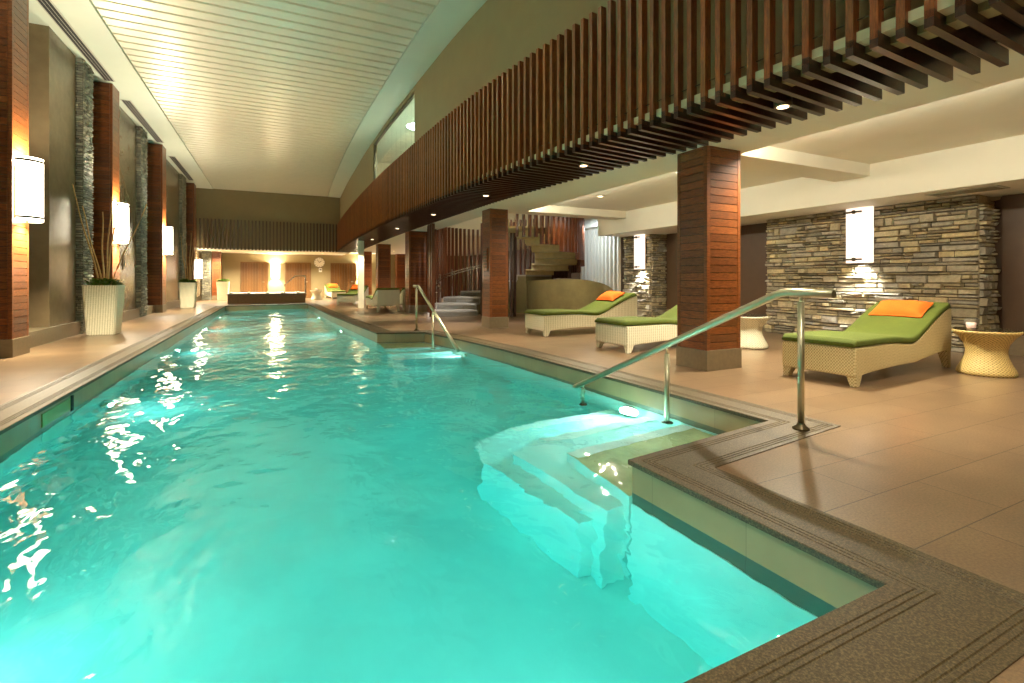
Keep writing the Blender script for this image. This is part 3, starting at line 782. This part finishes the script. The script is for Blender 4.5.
# bright opening in the far lounge
w = bpy.data.objects.new('window_2', None); COL.objects.link(w); structure(w, 'bright frosted window at the back of the far lounge', 'window'); w.location = (8.9, YFAR, 0)
mb = MB(); mb.box(-.8, .8, -.04, -.01, .5, 2.3); mb.build('pane', M['daylight'], w)
mb = MB()
for x in (-.86, -.3, .25, .8): mb.box(x, x + .06, -.08, 0, .45, 2.36)
mb.box(-.86, .86, -.08, 0, 2.3, 2.36); mb.box(-.86, .86, -.08, 0, .45, .5); mb.build('window_frame', M['bronze'], w)

# ------------------------------------------------------------------ spiral stair
SC = (6.75, 14.3)
t = thing('spiral_staircase', 'curved staircase with tan treads and timber slat screens behind the timber column', 'staircase', (SC[0], SC[1], 0))
RI, RO = .95, 2.35
angs = [174 - 22 * i for i in range(8)] + [174 - 22 * 7 - 19 * (i + 1) for i in range(7)]
RISE = .187
def pol(a, r): a = math.radians(a); return (r * math.cos(a), r * math.sin(a))
for i, a in enumerate(angs):
    st = 22 if i < 8 else 19
    z = RISE * (i + 1)
    poly = [pol(a - st * k / 4, RO) for k in range(5)] + [pol(a - st * k / 4, RI) for k in range(4, -1, -1)]
    mb = MB(); mb.prism(poly, z - .05, z)
    lead = [pol(a, RI), pol(a, RO), pol(a - 2, RO), pol(a - 2, RI)]
    mb.prism(lead, z - RISE + (.0 if i < 8 else .0), z - .045)
    mb.build('tread', M['treadstone'] if i < 7 else M['treadtan'], t)
# stringer wall under the lower flight
mb = MB()
for i in range(7):
    a = angs[i]; mb.prism([pol(a, RO - .02), pol(a - 22, RO - .02), pol(a - 22, RI + .02), pol(a, RI + .02)], .0, RISE * (i + 1) - .05)
mb.build('plinth', M['drum'], t)
def slat(mb, a, r, z0, z1, w=.06, d=.14):
    x, y = pol(a, r); R = Matrix.Rotation(math.radians(a), 3, 'Z'); mb.obox((x, y, (z0 + z1) / 2), (d, w, z1 - z0), R)
def zat(a):
    for i, b in enumerate(angs):
        st = 22 if i < 8 else 19
        if b >= a > b - st: return RISE * (i + 1)
    return 0
mb = MB(); a = 182
while a > 62: slat(mb, a, RO + .1, max(.02, zat(a) - .05), ZL + .15, .05, .10); a -= 4.2
mb.build('outer_slats', M['slat_stair'], t)
mb = MB(); a = 60
while a > -112:
    z0 = zat(a) - .3
    slat(mb, a, RO + .1, max(.02, z0), ZH + .35); a -= 4.2
mb.build('upper_slats', M['slat_stair'], t)
mb = MB(); a = 262
while a > 190: slat(mb, a, RI - .05, 0.02, 2.9, .07, .12); a -= 7
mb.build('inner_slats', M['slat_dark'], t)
for dr, dz in ((0, 0), (.05, -.07)):
    mb = MB(); pts = []
    for k in range(30):
        a = 180 - k * 4.2; pts.append(pol(a, RO - .12 - dr) + (.95 + max(0, (174 - a) / 22 * RISE) + dz,))
    mb.tube(pts, .022, 8); mb.build('handrail', M['chrome'], t)
for i in range(0, 5):
    x, y = pol(angs[i] - 8, RO - .14); mb = MB(); mb.tube([(x, y, RISE * (i + 1)), (x, y, RISE * (i + 1) + .95)], .014, 8)
    mb.build('baluster', M['chrome'], t)
# drum wall in front of the stair
t = thing('drum_wall', 'low curved bronze wall under the stair behind the farther lounger', 'curved wall', (8.05, 12.6, 0), 0)
mb = MB(); rows = []
n = 28; R0 = 1.35
pts = []
for k in range(n + 1):
    a = math.radians(175 + 170 * k / n); zt = 1.16 - .62 * max(0, (k / n - .42) / .58) ** 1.6 - .05 * max(0, (.3 - k / n) / .3)
    pts.append((a, zt))
for (a, z), (b, z2) in zip(pts, pts[1:]):
    p = [(R0 * math.cos(a), R0 * math.sin(a)), (R0 * math.cos(b), R0 * math.sin(b)), ((R0 - .06) * math.cos(b), (R0 - .06) * math.sin(b)), ((R0 - .06) * math.cos(a), (R0 - .06) * math.sin(a))]
    mb.frus([q + (0,) for q in p], [p[0] + (z,), p[1] + (z2,), p[2] + (z2,), p[3] + (z,)])
bmesh.ops.remove_doubles(mb.bm, verts=mb.bm.verts, dist=1e-4)
mb.build('panel', M['drum'], t)
light('stair_fill', 'SPOT', (7.0, 11.0, 2.76), 25, (1, .86, .58), (7.6, 12.9, 1.9), spot_size=1.1, spot_blend=.6, shadow_soft_size=.1)  # added spot without fixture to brighten the stair treads
t = thing('slat_screen', 'pale lit row of vertical slats between the stair and the narrow stone wall', 'timber screen', (9.6, 12.9, 0))
mb = MB()
for k in range(11):
    y = 12.15 + k * .2; mb.box(-.05, .05, y - 12.9 - .035, y - 12.9 + .035, 0, ZL)
mb.build('slats', M['white'], t)
light('stair_fill', 'POINT', (6.6, 12.6, 4.6), 35, (1, .85, .6), shadow_soft_size=.15)  # unseen point light added to fill the stair opening
light('stair_fill', 'SPOT', (8.5, 12.3, 2.78), 60, (.72, .86, 1), (9.6, 13.2, 1.9), spot_size=1.8, spot_blend=.6, shadow_soft_size=.1)  # added bluish spot that lights the pale slat row
light('stair_fill', 'SPOT', (5.6, 12.4, 4.0), 260, (.92, .92, 1), (5.0, 14.2, 0), spot_size=1.9, spot_blend=.6, shadow_soft_size=.1)  # added spot from the void onto the lower flight

# ------------------------------------------------------------------ handrails
def handrail(label, posts, rail, flange_ground, r=.031):
    t = thing('pool_handrail', label, 'handrail', (posts[0][0], posts[0][1], 0)); o0 = Vector(t.location)
    P = [Vector(p) - o0 for p in rail]
    # round the bend
    q = [P[0]]
    for i in range(1, len(P) - 1):
        a, b, c = P[i - 1], P[i], P[i + 1]; d1 = (a - b).normalized(); d2 = (c - b).normalized(); rr = .07
        for k in range(5):
            s = k / 4; u = b + d1 * rr * (1 - s) ** 2 + d2 * rr * s ** 2; q.append(u)
    q.append(P[-1])
    mb = MB(); mb.tube(q, r, 14); mb.build('rail', M['steel'], t)
    for x, y, z0, z1 in posts:
        mb = MB(); mb.tube([(x - o0.x, y - o0.y, z0), (x - o0.x, y - o0.y, z1 - .05)], .024, 14)
        mb.tube([(x - o0.x, y - o0.y, z1 - .06), (x - o0.x, y - o0.y, z1)], .012, 10)
        p = mb.build('post', M['steel'], t)
        mb = MB(); mb.lathe([(.06, 0), (.06, .012), (.032, .03), (.028, .05)], 18, (x - o0.x, y - o0.y, z0)); mb.build('flange', M['bronze'], p)
    return t
handrail('long sloping steel handrail descending into the pool beside the nearest lounger',
         [(3.63, 2.40, .006, 1.03), (3.48, 3.66, -.38, .47), (3.42, 5.02, -.9, -.14)],
         [(3.64, 2.16, 1.045), (3.62, 2.55, 1.05), (3.40, 5.18, -.20)], None)
handrail('sloping steel handrail at the far end of the pool recess',
         [(2.89, 10.8, .006, .98), (2.86, 9.45, -.36, .50)],
         [(2.87, 10.95, 1.0), (2.89, 10.65, 1.0), (2.96, 8.25, -.12)], None)

# ------------------------------------------------------------------ loungers
LL, LWD = 2.45, .80
def lounger(label, loc, rz, mat):
    """foot end at the origin, head towards +X"""
    t = thing('sun_lounger', label, 'sun lounger', loc, rz, 'green sun loungers')
    nx = 40; h = LWD / 2
    def top(x):
        s = max(0, (x - 1.35) / (LL - 1.35)); dip = -.05 * math.exp(-((x - 1.35) / .35) ** 2)
        return .42 + dip * .8 + .36 * (s * s * (3 - 2 * s) * .5 + s * .5)
    def bot(x):
        s = x / LL; e = .14
        if x < .14: return .11
        if x > LL - .14: return .22
        return .115 + .035 * math.sin(PI * (s - .06) / .88) ** .7 + max(0, (x - 1.4)) * .13
    mb = MB()
    secs = []
    for k in range(nx + 1):
        x = LL * k / nx; secs.append([(x, -h, bot(x)), (x, -h, top(x)), (x, h, top(x)), (x, h, bot(x))])
    vr = [[mb.bm.verts.new(p) for p in s] for s in secs]
    for a, b in zip(vr, vr[1:]):
        for i in range(4): mb.bm.faces.new((a[i], a[(i + 1) % 4], b[(i + 1) % 4], b[i]))
    mb.bm.faces.new(vr[0]); mb.bm.faces.new(list(reversed(vr[-1])))
    mb.build('wicker_base', mat, t, bevel=.018)
    for sx, x in ((0, .02), (1, LL - .02)):
        for sy in (-1, 1):
            mb = MB(); d = 1 if sx == 0 else -1
            w0, w1 = .15, .075
            yb = sy * (h - .003)
            def rect(w_, z): return [(x, yb, z), (x + d * w_, yb, z), (x + d * w_, yb - sy * w_ * .8, z), (x, yb - sy * w_ * .8, z)]
            mb.frus(rect(w1, 0), rect(w0, .16 if sx == 0 else .28)); mb.build('leg', mat, t, bevel=.006)
    # mattress
    mb = MB(); rows_t = []; th = .075
    N = 46
    ring = []
    for k in range(N + 1):
        s = k / N; x = -.015 + (LL + .0) * s
        zt = top(x) + .006; ed = min(1, min(s, 1 - s) / .02)
        hh = (h + .005) * (.97 + .03 * ed); tt = th * (.5 + .5 * ed ** .5)
        sec = []
        prof2 = [(-1, .15), (-1.0, .5), (-.985, .85), (-.94, 1), (-.5, 1.05), (0, 1.06), (.5, 1.05), (.94, 1), (.985, .85), (1.0, .5), (1, .15), (.96, 0), (-.96, 0)]
        for (yy, zz) in prof2: sec.append((x, yy * hh, zt + zz * tt))
        ring.append([mb.bm.verts.new(p) for p in sec])
    m = len(ring[0])
    for a, b in zip(ring, ring[1:]):
        for i in range(m):
            f = mb.bm.faces.new((a[i], a[(i + 1) % m], b[(i + 1) % m], b[i])); f.smooth = True
    mb.bm.faces.new(ring[0]); mb.bm.faces.new(list(reversed(ring[-1])))
    mb.build('mattress', M['green'], t)
    t['_'] = 0; del t['_']
    return t
def cushion(label, loc, rz, tilt):
    t = thing('cushion', label, 'cushion', loc, rz, 'orange cushions')
    mb = MB(); n = 16; W_, H_ = .29, .19   # half sizes: width along local Y, height along local X
    def pt(u, v, s):
        e = max(0, (1 - abs(u) ** 3.2) * (1 - abs(v) ** 3.2)) ** .55
        sq = 1 - .06 * (abs(u) ** 2) * (1 - abs(v) ** 4) * 0 
        x = v * H_ * (1 - .07 * (1 - u * u)); y = u * W_ * (1 - .05 * (1 - v * v))
        return (x, y, s * (.012 + .075 * e))
    for s in (-1, 1):
        mb.grid([[pt(-1 + 2 * i / n, -1 + 2 * j / n, s) for i in range(n + 1)] for j in range(n + 1)])
    bmesh.ops.remove_doubles(mb.bm, verts=mb.bm.verts, dist=1e-4)
    vs = [[pt(-1 + 2 * i / n, -1 + 2 * j / n, 1) for i in range(n + 1)] for j in range(n + 1)]
    b = [vs[0][i] for i in range(n + 1)] + [vs[j][n] for j in range(1, n + 1)] + [vs[n][i] for i in range(n - 1, -1, -1)] + [vs[j][0] for j in range(n - 1, 0, -1)]
    pts = [Vector((p[0], p[1], 0)) for p in b]
    c = mb.build('cover', M['orange'], t)
    mb = MB(); 
    mb.tube(pts + [pts[0]], .013, 6, cap=False)
    p = mb.build('piping', M['orange'], t)
    for o in (c, p): o.rotation_euler = (0, -tilt, 0)
    return t
def place(local, loc, rz):
    c, s = math.cos(rz), math.sin(rz)
    return (loc[0] + local[0] * c - local[1] * s, loc[1] + local[0] * s + local[1] * c, loc[2] + local[2])
L1, A1 = (5.52, 3.47, 0), math.radians(4)
lounger('green wicker sun lounger with an orange cushion nearest the stone wall', L1, A1, M['wicker'])
cushion('orange cushion on the lounger in front of the wide stone wall', place((2.02, .0, .755), L1, A1), A1, math.radians(26))
L2, A2 = (4.92, 6.45, 0), math.radians(2)
lounger('green wicker sun lounger half hidden by the large timber column', L2, A2, M['wicker_white'])
L3, A3 = (4.88, 8.95, 0), math.radians(2)
lounger('green wicker sun lounger with an orange cushion just before the stair', L3, A3, M['wicker_white'])
cushion('orange cushion on the lounger just before the stair', place((2.02, .02, .77), L3, A3), A3, math.radians(26))
# far loungers
for loc, rz, l, c in [((3.72, 20.15, 0), -PI / 2, 'white wicker lounger seen from its high head end beside the far timber column', None),
                      ((4.75, 20.6, 0), -PI / 2, 'white wicker lounger seen from its head end partly behind the far timber column', None),
                      ((2.95, 23.2, 0), math.radians(66), 'low white wicker lounger standing foot end forward near the bright pier', 1),
                      ((3.45, 30.1, 0), math.radians(94), 'farthest white wicker lounger with an orange cushion before the right far door', 2)]:
    lounger(l, loc, rz, M['wicker_white'])
    if c: cushion(['', 'orange cushion showing at the left of the white daybeds', 'orange cushion on the farthest lounger'][c], place((1.95 if c == 2 else 1.9, 0, .78), loc, rz), rz, math.radians(30))

# side tables
def side_table(label, loc, mat, s=1.0):
    t = thing('side_table', label, 'side table', loc, 0, 'hourglass wicker side tables')
    pr = [(.30, 0), (.315, .015), (.31, .05), (.265, .13), (.225, .22), (.215, .29), (.235, .37), (.29, .45), (.345, .50), (.36, .52), (.355, .535)]
    mb = MB(); mb.lathe([(r * s, z) for r, z in pr], 40); mb.build('wicker_body', mat, t)
    mb = MB(); mb.lathe([(.345 * s, .5355), (.35 * s, .541), (.345 * s, .548)], 40); mb.build('glass_top', M['glass'], t)
    return t
side_table('golden wicker side table with a glass top right of the nearest lounger', (7.80, 2.83, 0), M['wicker_gold'], .88)
side_table('wicker side table mostly hidden behind the large timber column', (7.28, 5.75, 0), M['wicker_round'])
side_table('small white wicker side table by the far wall clock', (2.25, 30.2, 0), M['wicker_round'])
def candle(loc, label):
    t = thing('candle_holder', label, 'candle', loc, 0, 'candle holders')
    mb = MB(); mb.lathe([(.035, 0), (.045, .01), (.05, .07), (.046, .07), (.042, .015), (.02, .012)], 20); mb.build('glass_cup', M['cup'], t)
    mb = MB(); mb.lathe([(.034, .013), (.034, .045), (.004, .046)], 16); mb.build('candle', M['candle'], t)
candle((7.74, 2.95, .5485), 'small glowing pink candle on the golden side table')
candle((2.25, 30.2, .5485), 'small candle on the far white side table')

# stone wall sconces: flat frosted lens
def stone_sconce(y, label):
    t = thing('wall_sconce', label, 'wall lamp', (9.645, y, 1.95), PI, 'frosted sconces on the stone walls')
    w_, h_ = .46, 1.0
    mb = MB(); n = 10
    f = [(.10 + .05 * math.sin(PI * k / n), w_ * (-.5 + k / n)) for k in range(n + 1)]; g = [(x - .01, y_) for x, y_ in f]
    mb.grid([[(x, y_, -h_ / 2 + h_ * r / 2) for x, y_ in f] for r in range(3)]); mb.grid([[(x, y_, -h_ / 2 + h_ * r / 2) for x, y_ in g] for r in range(3)])
    mb.build('lens', M['shade_white'], t, recalc=False)
    for z in (-h_ / 2 + .05, h_ / 2 - .09):
        mb = MB(); mb.box(.0, .165, -w_ / 2 - .01, -w_ / 2 + .30, z, z + .03); mb.build('bracket', M['bronze'], t)
        mb = MB(); disc(mb, .035, -.01, .01, 16); o = mb.build('screw_cap', M['bronze'], t); o.location = (.165, -.06, z + .015); o.rotation_euler = (0, 0, PI / 2)
    mb = MB(); mb.box(-.02, .03, -w_ / 2 + .05, w_ / 2 - .05, -h_ / 2 + .1, h_ / 2 - .1); mb.build('back_plate', M['bronze'], t)
    dn = light('sconce_lamp', 'SPOT', (.135, 0, -h_ / 2 - .0), 90, (.92, .96, 1), parent=t, spot_size=2.0, spot_blend=.9, shadow_soft_size=.06); dn.rotation_euler = (0, .25, 0)
    u = light('sconce_lamp', 'SPOT', (.12, 0, h_ / 2 - .0), 45, (1, .95, .9), parent=t, spot_size=2.4, spot_blend=.7, shadow_soft_size=.04); u.rotation_euler = (PI, 0, 0)
stone_sconce(5.22, 'tall frosted white sconce glowing on the wide stone wall')
stone_sconce(11.15, 'tall frosted white sconce glowing on the narrow stone wall')

# ------------------------------------------------------------------ planters
def planter(label, loc, rz, sticks, seed):
    rnd = random.Random(seed)
    t = thing('potted_plant', label, 'planter', loc, rz, 'tall white planters')
    b, tp, H_ = .24, .295, 1.03
    def sq(r, z, n=3):
        c = .035; return [(-r + c, -r, z), (r - c, -r, z), (r, -r + c, z), (r, r - c, z), (r - c, r, z), (-r + c, r, z), (-r, r - c, z), (-r, -r + c, z)]
    mb = MB(); lv = [(b * .96, 0), (b, .02), (tp, H_ - .03), (tp + .006, H_), (tp - .035, H_), (tp - .045, H_ - .10)]
    rings = [[mb.bm.verts.new(p) for p in sq(r, z)] for r, z in lv]
    for a, c in zip(rings, rings[1:]):
        for i in range(8): mb.bm.faces.new((a[i], a[(i + 1) % 8], c[(i + 1) % 8], c[i]))
    mb.bm.faces.new(list(reversed(rings[0]))); mb.build('pot', M['wicker_white'], t)
    mb = MB(); mb.prism([(x, y) for x, y, z in sq(tp - .045, 0)], H_ - .12, H_ - .06); mb.build('soil', M['soil'], t)
    mb = MB()
    for k in range(170):
        a = rnd.uniform(0, 2 * PI); r = rnd.uniform(0, .25); p = Vector((r * math.cos(a), r * math.sin(a), H_ - .05 + rnd.uniform(0, .14)))
        d = Vector((math.cos(a + rnd.uniform(-.8, .8)), math.sin(a + rnd.uniform(-.8, .8)), rnd.uniform(.2, 1.3))).normalized(); L = rnd.uniform(.08, .16); w_ = L * .28
        s_ = d.cross(Vector((0, 0, 1))).normalized(); up = s_.cross(d)
        A, B_, C_, D_ = p, p + d * L * .5 + s_ * w_ + up * .01, p + d * L - up * .02 * 1, p + d * L * .5 - s_ * w_ + up * .01
        va = [mb.bm.verts.new(v) for v in (A, B_, C_, D_)]; mid = mb.bm.verts.new(p + d * L * .5 - up * .012)
        for i in range(4): mb.bm.faces.new((va[i], va[(i + 1) % 4], mid))
    mb.build('foliage', M['leaf'], t, recalc=False)
    for (x0, y0, x1, y1, h_) in sticks:
        mb = MB(); pts = []
        for k in range(9):
            s = k / 8; pts.append((x0 + (x1 - x0) * s + .012 * math.sin(9 * s + x0 * 20), y0 + (y1 - y0) * s, H_ - .08 + h_ * s))
        mb.tube(pts, .02, 7, taper=.5); mb.build('stick', M['stick'], t)
    return t
planter('tall pale wicker planter with leaning bamboo sticks nearest on the left', (-3.19, 13.02, 0), 0,
        [(-.05, 0, -.5, -.1, 2.15), (-.02, .05, -.42, .2, 1.75), (.02, .02, .12, .0, 1.95), (.04, -.04, .2, .15, 1.9), (.06, .0, .72, .1, 1.85), (.0, -.05, .02, -.2, 1.6)], 3)
planter('tall pale planter with bamboo sticks in the middle of the left side', (-3.1, 23.7, 0), 0,
        [(-.05, 0, -.25, -.1, 2.0), (.02, .02, .1, .0, 2.1), (.04, -.04, .18, .15, 1.9), (.06, .0, .3, .1, 1.8), (-.02, .03, -.08, .1, 1.7)], 5)
planter('tall pale planter with low leaves beside the spa platform', (-2.42, 30.6, 0), 0, [], 9)

# ------------------------------------------------------------------ added fill light out of view: pool ceiling downlights put in for brightness
for k, (x, y) in enumerate([(-.8, -1.2), (1.2, -1.2), (-3.2, 1.5)]):
    downlight(x, y, ZC - .01, 110, 'added round fill downlight in the pool ceiling behind the viewer, %s' % ['first', 'second', 'third'][k], 'added pool ceiling downlights', 2.2)

# ------------------------------------------------------------------ world and render look
wd = bpy.data.worlds.new('world'); scn.world = wd; wd.use_nodes = True
wd.node_tree.nodes['Background'].inputs[0].default_value = (1, .85, .6, 1); wd.node_tree.nodes['Background'].inputs[1].default_value = .05
vs = scn.view_settings; vs.view_transform = 'Standard'; vs.look = 'None'; vs.gamma = 1; vs.use_curve_mapping = False; vs.exposure = 1.15
scn.cycles.use_denoising = True
scn.cycles.max_bounces = 10; scn.cycles.diffuse_bounces = 5; scn.cycles.glossy_bounces = 4; scn.cycles.transmission_bounces = 8
scn.cycles.sample_clamp_indirect = 8
